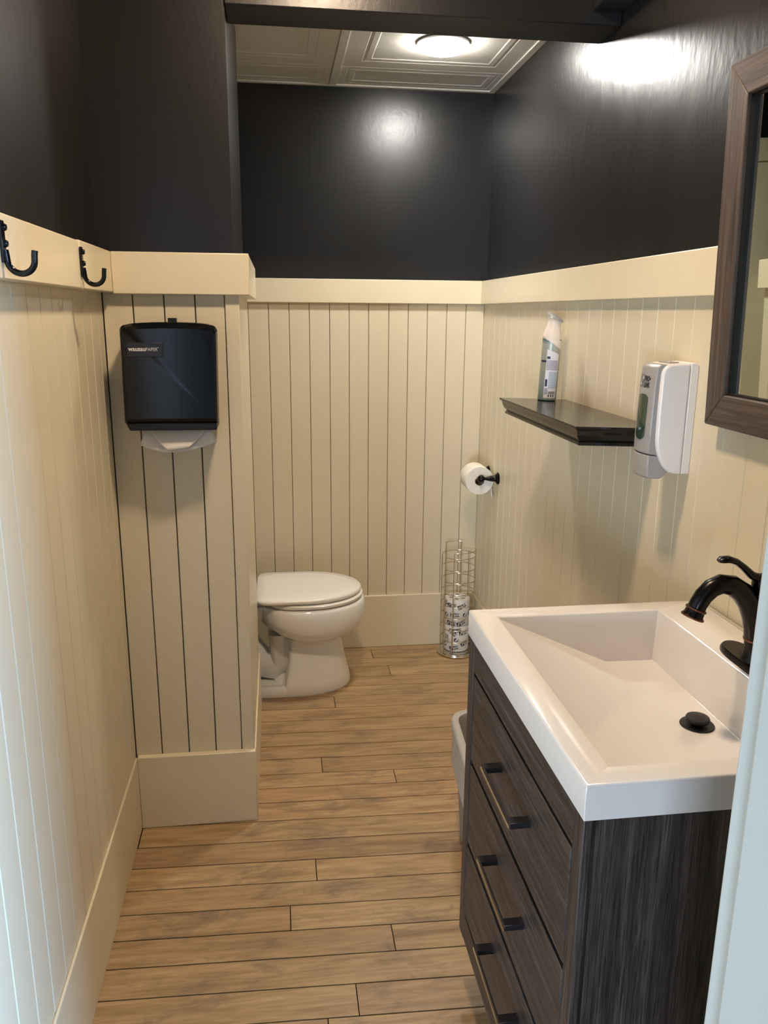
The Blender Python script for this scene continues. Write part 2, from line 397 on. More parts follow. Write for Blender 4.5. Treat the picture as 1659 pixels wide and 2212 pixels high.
g = G(); g.loft([egg(-.255, .18, .140, 0, .0, 14), egg(-.258, .18, .1448, .010, .0, 14), egg(-.256, .18, .1415, .034, .0, 14), egg(-.250, .17, .136, .045, .0, 14), egg(-.235, .12, .120, .046, -.02, 12), egg(-.22, .08, .11, .034, -.08, 8), egg(-.20, .06, .09, .034, -.08, 8)])
g.build('foot', M['ceramic'], t, smooth=50)
g = G(); g.tube([(.05, 0, .20), (.01, 0, .13), (-.04, 0, .085), (-.10, 0, .10), (-.15, 0, .17), (-.19, 0, .215), (-.235, 0, .16), (-.25, 0, .06), (-.25, 0, 0)], [.078, .074, .070, .066, .066, .066, .062, .058, .058], 20)
g.build('trapway', M['ceramic'], t, smooth=60)
G().loft([egg(-.045, .03, .066, .032, -.015, 4), egg(-.042, .03, .060, .048, -.015, 4), egg(-.040, .03, .058, .09, -.015, 4), egg(-.046, .03, .070, .095, -.015, 4), egg(-.05, .03, .074, .14, -.015, 4), egg(-.06, .03, .088, .24, -.015, 4)]).build('trapway_housing', M['ceramic'], t, smooth=50)
g = G(); g.loft([egg(.018, .232, .104, .200, .11), egg(.012, .236, .108, .212, .11), egg(.006, .246, .118, .220, .11), egg(-.012, .278, .142, .233, .11), egg(-.035, .304, .164, .250, .11, 2.2), egg(-.06, .322, .180, .272, .11, 2.3), egg(-.085, .331, .1865, .292, .11, 2.4), egg(-.098, .333, .1885, .315, .11, 2.5), egg(-.104, .333, .1885, .340, .11, 2.5),
                 egg(-.105, .331, .1865, .362, .11, 2.6), egg(-.104, .327, .183, .370, .11, 2.6), egg(-.098, .320, .177, .374, .11, 2.6), egg(-.05, .26, .12, .374, .11, 2.4), egg(-.03, .22, .10, .33, .11), egg(.03, .15, .05, .26, .09)], True, True)
g.build('bowl', M['ceramic'], t, smooth=60)
g = G(); g.loft([egg(-.33, .0, .120, .318, -.16, 6), egg(-.34, .0, .135, .335, -.16, 6), egg(-.345, .0, .140, .362, -.16, 6), egg(-.34, .0, .136, .372, -.16, 6)])
g.build('deck', M['ceramic'], t, smooth=50)
g = G(); g.loft([egg(-.066, .316, .176, .3785, .11, 3), egg(-.070, .323, .182, .382, .11, 3), egg(-.070, .324, .183, .391, .11, 3), egg(-.066, .318, .178, .395, .11, 3)])
g.build('seat', M['seat'], t, smooth=50)
g = G(); g.loft([egg(-.096, .312, .173, .3995, .09, 9), egg(-.1, .317, .178, .402, .09, 9), egg(-.1, .3185, .180, .412, .09, 9), egg(-.095, .312, .175, .4185, .09, 9), egg(-.06, .27, .14, .4215, .09, 6), egg(.0, .18, .06, .4225, .09, 3)])
g.build('lid', M['seat'], t, smooth=60)
for s_ in (-1, 1):
    G().box(-.122, -.072, s_*.080-.024, s_*.080+.024, .373, .399).build('hinge', M['seat'], t, bevel=.006)
g = G(); pts = rrect(-.425, -.235, -.215, .215, .03); g.loft([[(x*.98-.006, y_*.93, .377) for x, y_ in pts], [(x, y_, .42) for x, y_ in pts], [(x, y_*1.02, .70) for x, y_ in pts]])
g.build('tank', M['ceramic'], t, bevel=.006)
g = G(); pts = rrect(-.428, -.222, -.228, .228, .03); g.loft([[(x, y_, .70) for x, y_ in pts], [(x, y_, .726) for x, y_ in pts], [(x*.985-.005, y_*.98, .735) for x, y_ in pts]])
g.build('tank_lid', M['ceramic'], t, smooth=40)
lv = G().lathe([(.014, 0), (.014, .008), (.006, .01), (.006, .016)], (-.232, -.15, .64), 'x', 16).build('flush_lever', M['chrome'], t, smooth=40)
G().box(-.222, -.214, -.155, -.09, .633, .645).build('handle', M['chrome'], lv, bevel=.003)

# ------------------------------------------------------------------ vanity cabinet
VX, VY0, VY1 = .380, .862, 1.478
ZB_, ZT_ = .145, .8465
t = thing('vanity_cabinet', 'dark brown oak-grain vanity cabinet with three drawers standing under the white sink', 'vanity cabinet', (VX, VY0, 0), (0, 0, .006))
D, Wd = .478, VY1-VY0
G().box(.010, D, 0, .018, ZB_, ZT_).build('side_panel', M['oak_z'], t, bevel=.0015)
G().box(.010, D, Wd-.018, Wd, ZB_, ZT_).build('side_panel', M['oak_z'], t, bevel=.0015)
G().box(0, .018, 0, .034, ZB_, ZT_).build('stile', M['oak_z'], t, bevel=.0015)
G().box(0, .018, Wd-.036, Wd, ZB_, ZT_).build('stile', M['oak_z'], t, bevel=.0015)
G().box(.001, .018, .034, Wd-.036, .784, ZT_).build('top_rail', M['oak_y'], t, bevel=.001)
G().box(.001, .018, .034, Wd-.036, ZB_, .205).build('bottom_rail', M['oak_y'], t, bevel=.001)
G().box(D-.012, D-.004, .018, Wd-.018, ZB_, .78).build('back_panel', M['blackplas'], t)
G().box(.020, D-.012, .018, Wd-.018, ZB_, ZB_+.014).build('bottom_panel', M['blackplas'], t)
G().box(.075, D-.005, .01, Wd-.01, 0, ZB_).build('toe_kick', M['oak_y'], t)
for za, zb in ((.583, .780), (.389, .580), (.208, .386)):
    dr = G().box(.001, .020, .0385, Wd-.0405, za+.005, zb-.004).build('drawer', M['oak_y'], t, bevel=.0015)
    zc = zb-.083 if za > .5 else zb-.073
    yc = .288
    U = [(.002, yc-.088), (-.033, yc-.088), (-.033, yc+.088), (.002, yc+.088), (.002, yc+.070), (-.030, yc+.070), (-.030, yc-.070), (.002, yc-.070)]
    G().prism(U, 'z', zc-.005, zc+.0055).build('handle', M['pull'], dr, bevel=.001)
    G().box(-.0345, -.0325, yc-.0875, yc+.0875, zc-.0056, zc-.001).build('handle_edge', M['brass'], dr)

# ------------------------------------------------------------------ sink top
TH = .0525; SZ = .9
t = thing('sink_top', 'white rectangular sink top with sloping basin on the dark vanity', 'sink', (.3775, .8575, SZ-TH), (0, 0, .006))
SD, SW = .4885, .624
bx0, bx1, by0, by1 = .048, .384, .040, .579
def rect(x0, x1, y0, y1, z): return [(x0, y0, z), (x1, y0, z), (x1, y1, z), (x0, y1, z)]
e = .004
g = G()
bot = TH-.105
flx = .275    # where the slope meets the flat bottom
rings = [rect(0, SD, 0, SW, 0), rect(0, SD, 0, SW, TH-e), rect(e*.3, SD, e*.3, SW-e*.3, TH-e*.3), rect(e, SD, e, SW-e, TH), rect(bx0-.003, bx1+.003, by0-.003, by1+.003, TH), rect(bx0, bx1, by0, by1, TH-.002)]
g.loft(rings, False, False)
k = len(g.v)
# inside of basin : a=front edge (high), f=start of flat, b=back
A = [(bx0+.004, by0+.003, TH-.006), (bx0+.004, by1-.003, TH-.006)]
F_ = [(flx, by0+.016, bot), (flx, by1-.010, bot)]
B_ = [(bx1-.009, by0+.016, bot-.001), (bx1-.009, by1-.010, bot-.001)]
R4 = rect(bx0, bx1, by0, by1, TH-.002)
vs = R4+A+F_+B_
# 0 fn,1 bn,2 bf,3 ff ; 4 A near,5 A far ; 6 F near,7 F far ; 8 B near, 9 B far
fs = [(0, 4, 5, 3), (4, 6, 7, 5), (6, 8, 9, 7), (8, 1, 2, 9), (0, 1, 8, 6, 4), (3, 5, 7, 9, 2)]
g.add(vs, fs)
# underside bowl box closes the shell
g.add(rect(0, SD, 0, SW, 0)+rect(.03, .40, .02, .60, 0)+rect(.2, .392, .04, .585, bot-.012),
      [(0, 1, 5, 4), (1, 2, 6, 5), (2, 3, 7, 6), (3, 0, 4, 7), (4, 5, 9, 8), (5, 6, 10, 9), (6, 7, 11, 10), (7, 4, 8, 11), (8, 9, 10, 11)])
g.build('basin', M['basin'], t, bevel=.0045, seg=3, smooth=50)
dc = (.703-.3775+.003, 1.163-.8575, bot)
dn = G().lathe([(.027, -.004), (.029, .0005), (.028, .0022), (.024, .0020), (.001, .0012)], dc, 'z', 40).build('drain_flange', M['blackplas'], t, smooth=40)
G().lathe([(.008, -.004), (.010, .004), (.019, .008), (.0205, .012), (.019, .015), (.010, .017), (.001, .0175)], dc, 'z', 40).build('stopper', M['blackplas'], dn, smooth=40)
G().box(SD-.001, SD+.004, .005, SW-.003, TH-.004, TH+.003).build('caulk_bead', M['caulk'], t)

# ------------------------------------------------------------------ faucet
FX, FY = .797, 1.166
t = thing('faucet', 'oil-rubbed bronze single-lever faucet with arched spout on the sink deck', 'faucet', (FX, FY, SZ))
pts = []
for i in range(40):
    a = 2*PI*i/40; ca, sa = math.cos(a), math.sin(a)
    pts.append((.030*math.copysign(abs(ca)**.85, ca), .088*math.copysign(abs(sa)**.62, sa)))
g = G(); g.loft([[(x, y_, 0) for x, y_ in pts], [(x, y_, .005) for x, y_ in pts], [(x*.93, y_*.975, .009) for x, y_ in pts], [(x*.86, y_*.95, .011) for x, y_ in pts]])
g.build('base_plate', M['bronze'], t, smooth=40)
bd = G().lathe([(.026, .010), (.025, .016), (.0215, .024), (.0205, .038), (.021, .045), (.0225, .0465), (.0225, .051), (.0205, .053), (.0205, .128), (.0207, .130), (.0195, .1315), (.0205, .133), (.0205, .152), (.017, .160), (.008, .164), (.001, .1645)], (0, 0, 0), 'z', 36).build('body', M['bronze'], t, smooth=35)
G().lathe([(.0228, .047), (.0234, .049), (.0228, .0505)], (0, 0, 0), 'z', 36).build('copper_ring', M['copper'], bd, smooth=60)
G().lathe([(.0206, .1285), (.0212, .1298), (.0206, .131)], (0, 0, 0), 'z', 36).build('copper_ring', M['copper'], bd, smooth=60)
sp = [(-.004, .050), (-.007, .070), (-.014, .092), (-.026, .114), (-.044, .134), (-.066, .147), (-.088, .150), (-.106, .143), (-.120, .130), (-.1285, .116), (-.1315, .108)]
sp = [(x*.89, z) for x, z in sp]; g = G(); g.tube([(x, 0, z) for x, z in sp], [.019, .0195, .0195, .019, .0182, .0172, .0165, .0158, .0152, .0148, .0148], 24)
g.build('spout', M['bronze'], t, smooth=60)
ax = Vector((-.0030, 0, -.0080)).normalized(); p0 = Vector((-.1166, 0, .1095))
def ringat(s_, r):
    c = p0+ax*s_; a = Vector((0, 1, 0)); b = ax.cross(a)
    return [c+a*r*math.cos(2*PI*i/28)+b*r*math.sin(2*PI*i/28) for i in range(28)]
ae = G().loft([ringat(s_, r) for s_, r in ((-.001, .0155), (.0005, .0172), (.003, .0172), (.0045, .0158), (.011, .0162), (.0155, .0190), (.0175, .0186), (.0172, .0135), (.012, .012))]).build('aerator', M['bronze'], t, smooth=35)
G().loft([ringat(s_, r) for s_, r in ((.0145, .0190), (.0160, .0196), (.0175, .0188))]).build('copper_ring', M['copper'], ae, smooth=60)
G().loft([ringat(s_, r) for s_, r in ((.0002, .0172), (.0016, .0178), (.003, .0172))]).build('copper_ring', M['copper'], ae, smooth=60)
lp = [(.002, .158), (-.014, .157), (-.030, .164), (-.048, .178), (-.064, .188), (-.080, .1925), (-.094, .192), (-.100, .190)]
g = G(); g.tube([(x*.87, 0, z) for x, z in lp], [(.012, .009), (.011, .0085), (.0095, .0070), (.0085, .0058), (.0095, .0055), (.0115, .0058), (.0105, .0055), (.006, .003)], 20)
g.build('lever', M['bronze'], t, smooth=60)

# ------------------------------------------------------------------ mirror, hung with its top leaning out
t = thing('wall_mirror', 'framed wall mirror with brown wood-grain frame above the sink', 'mirror', (.8665, .860, 1.272), (0, -math.radians(1.8), 0))
MW, MH, FWd, FT = .627, .645, .062, .026
def member(p, name, m_):
    n = len(p); g = G()
    g.prism(p, 'x', -FT, 0); return g.build(name, M[m_], t, bevel=.0025)
member([(0, 0), (MW, 0), (MW-FWd, FWd), (FWd, FWd)], 'frame_bottom', 'frame_y')
member([(0, MH), (MW, MH), (MW-FWd, MH-FWd), (FWd, MH-FWd)], 'frame_top', 'frame_y')
member([(0, 0), (0, MH), (FWd, MH-FWd), (FWd, FWd)], 'frame_side', 'frame_z')
member([(MW, 0), (MW, MH), (MW-FWd, MH-FWd), (MW-FWd, FWd)], 'frame_side', 'frame_z')
g = G()
for a, b, c, d in ((FWd-.001, MW-FWd+.001, FWd-.001, FWd+.003), (FWd-.001, MW-FWd+.001, MH-FWd-.003, MH-FWd+.001), (FWd-.001, FWd+.003, FWd, MH-FWd), (MW-FWd-.003, MW-FWd+.001, FWd, MH-FWd)):
    g.box(-FT+.009, -.001, a, b, c, d)
g.build('inner_lip', M['lip'], t)
G().box(-.010, -.006, FWd-.002, MW-FWd+.002, FWd-.002, MH-FWd+.002).build('glass', M['mirror'], t)

# ------------------------------------------------------------------ shelf, tilted slightly up at its front
SHY0, SHY1, SHD, SHZ = 1.722, 2.357, .206, 1.2275
t = thing('wall_shelf', 'glossy black moulded floating shelf on the cream board wall', 'shelf', (XRB, SHY0, SHZ), (0, math.radians(1.9), 0))
L = SHY1-SHY0
prof = [(0, 0), (0, -.005), (.005, -.008), (.007, -.012), (.0085, -.018), (.012, -.027), (.018, -.033), (.019, -.036), (.016, -.038), (.016, -.044), (.019, -.046)]
rings = []
for i, z in prof:
    rings.append([(-.0005, i, z), (-SHD+i, i, z), (-SHD+i, L-i, z), (-.0005, L-i, z)])
G().loft(rings).build('board_top', M['shelf'], t, smooth=28)

# ------------------------------------------------------------------ air freshener can on the shelf
t = thing('air_freshener_can', 'air freshener spray can with white grip and silver button on the black shelf', 'spray can', (.800, 2.318, 1.2302), (0, math.radians(2.2), 0))
R0 = .0275
G().lathe([(R0*.9, 0), (R0, .002), (R0, .006), (R0, .150), (R0*1.0, .178), (.001, .180)], seg=40).build('canister', M['can'], t, smooth=40)
# grip: elliptical loft, lower edge oblique, leaning neck and slanted oval top
def grip(z, r, cx, cy, tilt=0, squ=1, ty=0):
    out = []
    for i in range(40):
        a = 2*PI*i/40; x = cx+r*squ*math.cos(a); y_ = cy+r*math.sin(a); out.append((x, y_, z+tilt*(x-cx)+ty*(y_-cy)))
    return out
g = G(); g.loft([grip(.163, R0*1.015, 0, 0, -.62), grip(.171, R0*1.02, 0, 0, -.52), grip(.182, R0*1.0, .0, 0, -.35), grip(.197, R0*.90, .001, 0, -.2), grip(.210, R0*.76, .001, 0, -.2), grip(.221, R0*.68, .002, 0, -.25), grip(.229, R0*.69, .002, 0, -.30, 1, .15), grip(.236, R0*.79, .003, 0, -.34, 1, .3), grip(.2415, R0*.92, .003, 0, -.36, 1, .4)])
g.build('grip', M['cantop'], t, smooth=60)
g = G(); g.loft([grip(.2416, R0*.905, .003, 0, -.36, 1, .4), grip(.2440, R0*.87, .003, 0, -.36, 1, .4), grip(.2454, R0*.6, .003, 0, -.36, 1, .4), grip(.2457, R0*.1, .003, 0, -.36, 1, .4)])
g.build('button', M['silver'], t, smooth=60)
def patch(a0, a1, z0, z1, r, n=8, zt=None):
    g = G(); vs = []
    for i in range(n+1):
        a = a0+(a1-a0)*i/n; zz = z1 if zt is None else z1+(zt-z1)*i/n
        vs += [(r*math.cos(a), r*math.sin(a), z0), (r*math.cos(a), r*math.sin(a), zz)]
    g.add(vs, [(2*i, 2*i+2, 2*i+3, 2*i+1) for i in range(n)]); return g
# angles: camera looks from (-x,-y); label occupies the near side
A0, A1 = math.radians(-132), math.radians(-52)
lab = patch(A0, A1, .008, .150, R0+.0004, 12, .136).build('label', M['label'], t, smooth=60)
patch(math.radians(-170), A0, .112, .1175, R0+.0005, 6).build('band', M['navy'], t, smooth=60)
patch(A0+.36, A1-.02, .035, .085, R0+.0006, 8).build('print_block', M['label2'], lab, smooth=60)
patch(A0+.06, A0+.40, .122, .129, R0+.0007, 4).build('print_block', M['navy'], lab, smooth=60)
patch(A0+.06, A0+.30, .042, .063, R0+.0007, 4).build('print_block', M['navy'], lab, smooth=60)
g = G()
rnd = random.Random(3)
for i in range(14):
    z = .117-i*.0021; a_ = A0+.06
    while a_ < A1-.1:
        b_ = min(a_+rnd.uniform(.06, .22), A1-.06); q = patch(a_, b_, z, z+.0011, R0+.0008, 2); g.add(q.v, q.f); a_ = b_+.03
g.build('small_print', M['print'], lab, kind='stuff')
g = G()
for i in range(17):
    z = .083-i*.0028; a_ = A0+.40
    while a_ < A1-.1:
        b_ = min(a_+rnd.uniform(.06, .22), A1-.05); q = patch(a_, b_, z, z+.0011, R0+.0009, 2); g.add(q.v, q.f); a_ = b_+.03
for i in range(9):
    z = .018+i*.0021; q = patch(A0+.06, A0+.40, z, z+.001+.0006*(i % 3), R0+.0009, 3); g.add(q.v, q.f)
g.build('small_print', M['print2'], lab, kind='stuff')
g = G()
for i in range(3):
    q = patch(A0+.48+i*.25, A0+.60+i*.25, .012, .018, R0+.0009, 2); g.add(q.v, q.f)
    q = patch(A0+.46, A1-.15, .020+i*.003, .0215+i*.003, R0+.0009, 4); g.add(q.v, q.f)
g.build('small_print', M['black_ink'], lab, kind='stuff')

# ------------------------------------------------------------------ soap dispenser on the right wall
t = thing('soap_dispenser', 'white and grey wall soap dispenser with green window beside the black shelf', 'soap dispenser', (XRB, 1.582, 1.137))
Wd_ = .088; Hh = .247
def pf(pts, y0, y1, name, m_, bev, par=t): return G().prism(pts, 'y', y0, y1).build(name, M[m_], par, bevel=bev, seg=3)
pf([(0, .012), (-.018, .012), (-.018, Hh), (-.006, Hh), (0, Hh-.006)], 0, Wd_, 'back_plate', 'whiteplas', .002)
side = [(-.0185, .0115)]
side += [(-.030-.050*math.sin(a), .0125+.085*(1-math.cos(a))) for a in [i*PI/2/12 for i in range(0, 13)]]
side += [(-.0805, .16)]
side += [(-.0570-.0225*math.cos(a), Hh-.026+.024*math.sin(a)) for a in [i*PI/2/6 for i in range(0, 7)]]
side += [(-.0185, Hh-.001)]
pf(side, 0, Wd_, 'cover', 'whiteplas', .005)
front = [(-.060, Hh-.004), (-.078, Hh-.003), (-.087, Hh-.010), (-.0905, .20), (-.0925, .10), (-.0925, .055), (-.060, .050)]
gf = G()
def curved(prof, y0, y1, n=8, bulge=.006):
    rings = []
    for i in range(n+1):
        u = i/n; yy = y0+(y1-y0)*u; k = 1-(2*u-1)**2
        rings.append([(x-(bulge*k if x < -.065 else 0), yy, z) for x, z in prof])
    return G().loft(rings)
fc = curved(front, .008, Wd_-.008).build('front_cover', M['greyplas'], t, bevel=.0025, smooth=40)
push = [(-.050, .048), (-.0925, .053), (-.0925, .030), (-.090, .004), (-.083, .001), (-.060, .001), (-.045, .014), (-.035, .030)]
curved(push, .008, Wd_-.008).build('push_bar', M['greyplas'], t, bevel=.0025, smooth=40)
def frontmap(u, v, off):       # u across the width (0..1 from far side), v height
    yy = Wd_-.008-(Wd_-.016)*u; k = 1-(2*u-1)**2
    pr_ = [(p[1], p[0]) for p in front[2:6]][::-1]
    x = pr_[0][1]
    for (za, xa), (zb, xb) in zip(pr_, pr_[1:]):
        if za <= v <= zb: x = xa+(xb-xa)*(v-za)/(zb-za)
    return (x-.006*k-off, yy, v)
win = []
for p in rrect(.26, .74, .085, .178, .03, 4): pass
g = G(); N = 8; ring_in = []
us = [.22+.56*i/N for i in range(N+1)]
vs = []; 
for i, u in enumerate(us):
    e_ = .010*(1-math.sqrt(max(0, 1-((2*i/N)-1)**2)))
    vs += [frontmap(u, .083+e_, .0012), frontmap(u, .180-e_*.6, .0012)]
g.add(vs, [(2*i, 2*i+2, 2*i+3, 2*i+1) for i in range(N)])
g.build('window', M['gel'], fc, smooth=60)
wu = 1/(Wd_-.016)
def front_text(body, u0, v0, size, m_, off=0):
    vs, fs = text_mesh(body, size, off); G().add([frontmap(u0+x*wu*.62, v0+y_, .0010) for x, y_, z in vs], fs).build('lettering', M[m_], fc)
front_text('PRO\u2022', .50, .2075, .0150, 'black_ink', .0006); front_text('LINK', .50, .1945, .0150, 'black_ink', .0006)
def emb(m_, pts, off): G().add([frontmap(u, v, off) for u, v in pts], [tuple(range(len(pts)))]).build('emblem', M[m_], fc)
emb('grey_ink', [(.16, .194), (.47, .194), (.47, .2205), (.16, .2205)], .0008)
emb('greyplas2', [(.19, .200), (.26, .196), (.45, .2125), (.38, .2185)], .0011)
emb('grey_ink', [(.27, .203), (.32, .202), (.40, .210), (.36, .213)], .0013)
G().box(-.058, -.036, .02, Wd_-.02, Hh-.002, Hh+.0008).build('top_latch', M['greyplas'], t, bevel=.001)

# ------------------------------------------------------------------ paper towel dispenser on the partition
t = thing('towel_dispenser', 'glossy black folded paper towel dispenser mounted on the cream partition', 'towel dispenser', (-.258, YPB, 1.187))
w2 = .117; hh = .262
top = [(w2*math.cos(0), 0)]
out = [(-w2-.001, .022), (w2-.006, .022), (w2-.001, hh-.018)]
out += [(w2-.016+.015*math.cos(a), hh-.017+.015*math.sin(a)) for a in [i*PI/2/10 for i in range(1, 11)]]
out += [(w2*.84*math.cos(a), hh-.002+.0065*math.sin(a)) for a in [i*PI/16 for i in range(1, 16)]]
out += [(-w2+.016-.015*math.sin(a), hh-.017+.015*math.cos(a)) for a in [i*PI/2/10 for i in range(0, 11)]]
def sc(p, k, dz=0): return [(x*k, z*1.0+dz if True else z) for x, z in p]
g = G(); rings = []
for yy, k, ins in ((0, .93, 0), (-.020, .95, 0), (-.085, .995, 0), (-.105, 1.0, 0), (-.114, .975, .006), (-.1175, .93, .014)):
    rings.append([(x*k, yy, (z-hh/2)*(1-ins/hh*2)+hh/2) for x, z in out])
cv = g.loft(rings).build('cover', M['blackgloss'], t, smooth=22)
g = G(); g.prism([(-.108, .002), (.105, .002), (.1065, .022), (-.1165, .022)], 'y', -.104, -.012)
g.build('throat', M['blackplas'], t, bevel=.003)
G().box(-.011, .010, -.022, -.004, hh+.001, hh+.014).build('latch', M['blackplas'], t, bevel=.001)
G().box(-.100, -.014, -.1205, -.1175, .185, .218).build('name_plate', M['plate'], t, bevel=.001)
def flat_text(body, x0, z0, size, off, y_, xs=1.0):
    vs, fs = text_mesh(body, size, off); w = max(v[0] for v in vs)
    G().add([(x0+x*xs, y_, z0+z) for x, z, q in vs], fs).build('lettering', M['white_ink'], t); return x0+w*xs
xe = flat_text('wausau', -.0955, .1985, .0150, .00030, -.1208, .92)
xe = flat_text('PAPER', xe+.0004, .1985, .0115, -.00005, -.1208, .88)
flat_text('\u2022', xe-.0002, .2035, .0080, 0, -.1208)
# folded towel hanging out of the throat
g = G(); nx, nz = 24, 10; vs = []
for j in range(nz+1):
    v = j/nz
    for i in range(nx+1):
        u = 2*i/nx-1; wv = .076+(.020*v)
        x = .006+u*wv; z = .016-(.052+.020*(1-u*u))*v+.004*math.sin(2.2*u)*v
        yy = -.055-.030*v*(1-.35*u*u)-.012*math.sin(PI*v)*(abs(u)**3)
        vs.append((x, yy, z))
fs = [(j*(nx+1)+i, j*(nx+1)+i+1, (j+1)*(nx+1)+i+1, (j+1)*(nx+1)+i) for j in range(nz) for i in range(nx)]
g.add(vs, fs)
tw = g.build('paper_towel', M['paper'], None, (-.258, YPB, 1.187), smooth=80)
so = tw.modifiers.new('thick', 'SOLIDIFY'); so.thickness = .0012
tag(tw, 'folded white paper towel sheet hanging out of the black dispenser', 'paper towel')
# the front fold lies over the sheet as a curved flap
g = G(); vs = []
for j in range(9):
    v = j/8
    for i in range(17):
        u = 2*i/16-1; x = .006+u*(.074-.048*v**1.6); z = .015-.062*v+.004*u*v; yy = -.0575-.034*v-.004*math.sin(PI*v)
        vs.append((x, yy-.0015, z))
g.add(vs, [(j*17+i, j*17+i+1, (j+1)*17+i+1, (j+1)*17+i) for j in range(8) for i in range(16)])
fl = g.build('fold', M['paper'], tw, smooth=80); so = fl.modifiers.new('thick', 'SOLIDIFY'); so.thickness = .0008

# ------------------------------------------------------------------ coat hooks on the left rail
def hook(y_, label, zt=1.606):
    t = thing('coat_hook', label, 'hook', (-.3985, y_, 1.53), group='black coat hooks on the left rail')
    G().box(-.001, .0035, -.007, .007, .018, .078).build('strap', M['blackgloss'], t, bevel=.001)
    for z in (.068, .045): G().lathe([(.0055, .003), (.0055, .006), (.004, .0085), (.001, .009)], (0, 0, z), 'x', 16).build('screw', M['blackgloss'], t, smooth=40)
    path = [(.0035, 0, .036), (.0045, 0, .028)]+arc((.0245, .022), .0195, PI, 2*PI, 16, 'xz')+[(.0445, 0, .030), (.0455, 0, .036)]
    G().tube(path, (.0072, .0036) if False else .0048, 14).build('prong', M['blackgloss'], t, smooth=50)
hook(1.812, 'black U-shaped coat hook on the left rail, next to the partition corner')
hook(1.308, 'black U-shaped coat hook on the left rail, next to the doorway')

# ------------------------------------------------------------------ toilet roll holder and roll
HX, HZ = XRB, .838
t = thing('toilet_roll_holder', 'black two-post toilet roll holder screwed to the right wall', 'roll holder', (HX, 3.13, HZ))
for y_ in (-.0745, .0745):
    p = G().lathe([(.024, 0), (.0245, -.002), (.021, -.007), (.015, -.011), (.0125, -.016), (.0115, -.028), (.009, -.040), (.0065, -.050), (.0060, -.054)], (0, y_, 0), 'x', 28).build('post', M['bronze'], t, smooth=45)
    G().lathe([(.001, -.0155), (.007, -.0145), (.0125, -.010), (.0152, -.003), (.0152, .003), (.0125, .010), (.007, .0145), (.001, .0155)], (-.070, y_, 0), 'y', 28).build('ball', M['bronze'], p, smooth=60)
G().lathe([(.006, -.065), (.006, .065)], (-.070, 0, 0), 'y', 16).build('spindle', M['bronze'], t, smooth=40)
g = G(); R1 = .0575
g.lathe([(.019, -.052), (R1-.001, -.052), (R1, -.050), (R1, .050), (R1-.001, .052), (.019, .052), (.019, -.052)], (0, 0, 0), 'y', 56)
tr = thing('toilet_roll', 'white toilet paper roll hanging on the black wall holder', 'toilet roll', (HX-.070, 3.13, HZ-.0133))
G.lathe  # noqa
g2 = G()
rings = []
for r_, h in ((.0195, -.052), (R1-.001, -.052), (R1, -.050), (R1, .050), (R1-.001, .052), (.0195, .052)):
    rings.append([(r_*math.sin(2*PI*i/56), h, r_*math.cos(2*PI*i/56)) for i in range(56)])
rings.append(rings[0]); g2.loft(rings, False, False).build('tissue', M['tissue'], tr, smooth=40)
rings = []
for r_, h in ((.0190, -.0525), (.0197, -.0525), (.0197, .0525), (.0190, .0525)):
    rings.append([(r_*math.sin(2*PI*i/40), h, r_*math.cos(2*PI*i/40)) for i in range(40)])
rings.append(rings[0]); G().loft(rings, False, False).build('core', mat('cardboard', (176, 160, 132), .9), tr, smooth=40)
vs = []
for i in range(9):
    zz = -.030-.0055*i; jag = .002*math.sin(i)
    for y_ in (-.050, -.025, 0, .025, .050): vs.append((R1*math.cos(.5)+.0015+.0006*i, y_, zz-(.004*math.sin(y_*90) if i == 8 else 0)))
tl = G().add(vs, [(i*5+j, i*5+j+1, i*5+j+6, i*5+j+5) for i in range(8) for j in range(4)]).build('loose_end', M['tissue'], tr, smooth=80)
so = tl.modifiers.new('thick', 'SOLIDIFY'); so.thickness = .0008

# ------------------------------------------------------------------ chrome spare-roll stand with two wrapped rolls
SX, SY = .772, 3.272; CR = .0735
t = thing('roll_stand', 'chrome wire stand for spare toilet rolls in the corner by the right wall', 'roll stand', (SX, SY, 0))
G().lathe([(.080, .004), (.081, .010), (.079, .014), (.074, .016), (.001, .016)], seg=48).build('base', M['chrome'], t, smooth=40)
G().tube([(.082*math.cos(2*PI*i/48), .082*math.sin(2*PI*i/48), .0055) for i in range(48)], .004, 10, True).build('base_ring', M['chrome'], t, smooth=60)
for i in range(4):
    a = 2*PI*i/4+.4; G().lathe([(.006, 0), (.007, .004), (.005, .006)], (.078*math.cos(a), .078*math.sin(a), 0), 'z', 12).build('foot', M['chrome'], t, smooth=40)
ga0, ga1 = math.radians(-152), math.radians(180)   # hoops run round from the front-left upright; gap at the left
for k in range(8):
    z = .0705+k*.055
    G().tube(arc((0, 0), CR, ga0, ga1, 40, 'xy', z), .0021, 8).build('hoop', M['chrome'], t, smooth=60)
for a, zt in ((-152, .456), (-118, .482), (-8, .482), (40, .46), (70, .497), (128, .497), (180, .46)):
    a = math.radians(a); G().tube([(CR*math.cos(a), CR*math.sin(a), .010), (CR*math.cos(a), CR*math.sin(a), zt)], .0023, 8).build('upright', M['chrome'], t, smooth=60)
G().tube(arc((0, 0), CR, math.radians(-118), math.radians(-8), 18, 'xy', .482), .0020, 8).build('front_loop', M['chrome'], t, smooth=60)
G().tube(arc((0, 0), CR, math.radians(70), math.radians(128), 12, 'xy', .497), .0020, 8).build('top_loop', M['chrome'], t, smooth=60)
RR, RH = .0555, .121
def wrap_pts(vs, a0, z0, rot, r):
    c, s_ = math.cos(rot), math.sin(rot); out = []
    for p in vs:
        u, v = p[0]*c-p[1]*s_, p[0]*s_+p[1]*c; a = a0+u/r; out.append((r*math.cos(a), r*math.sin(a), z0+v))
    return out
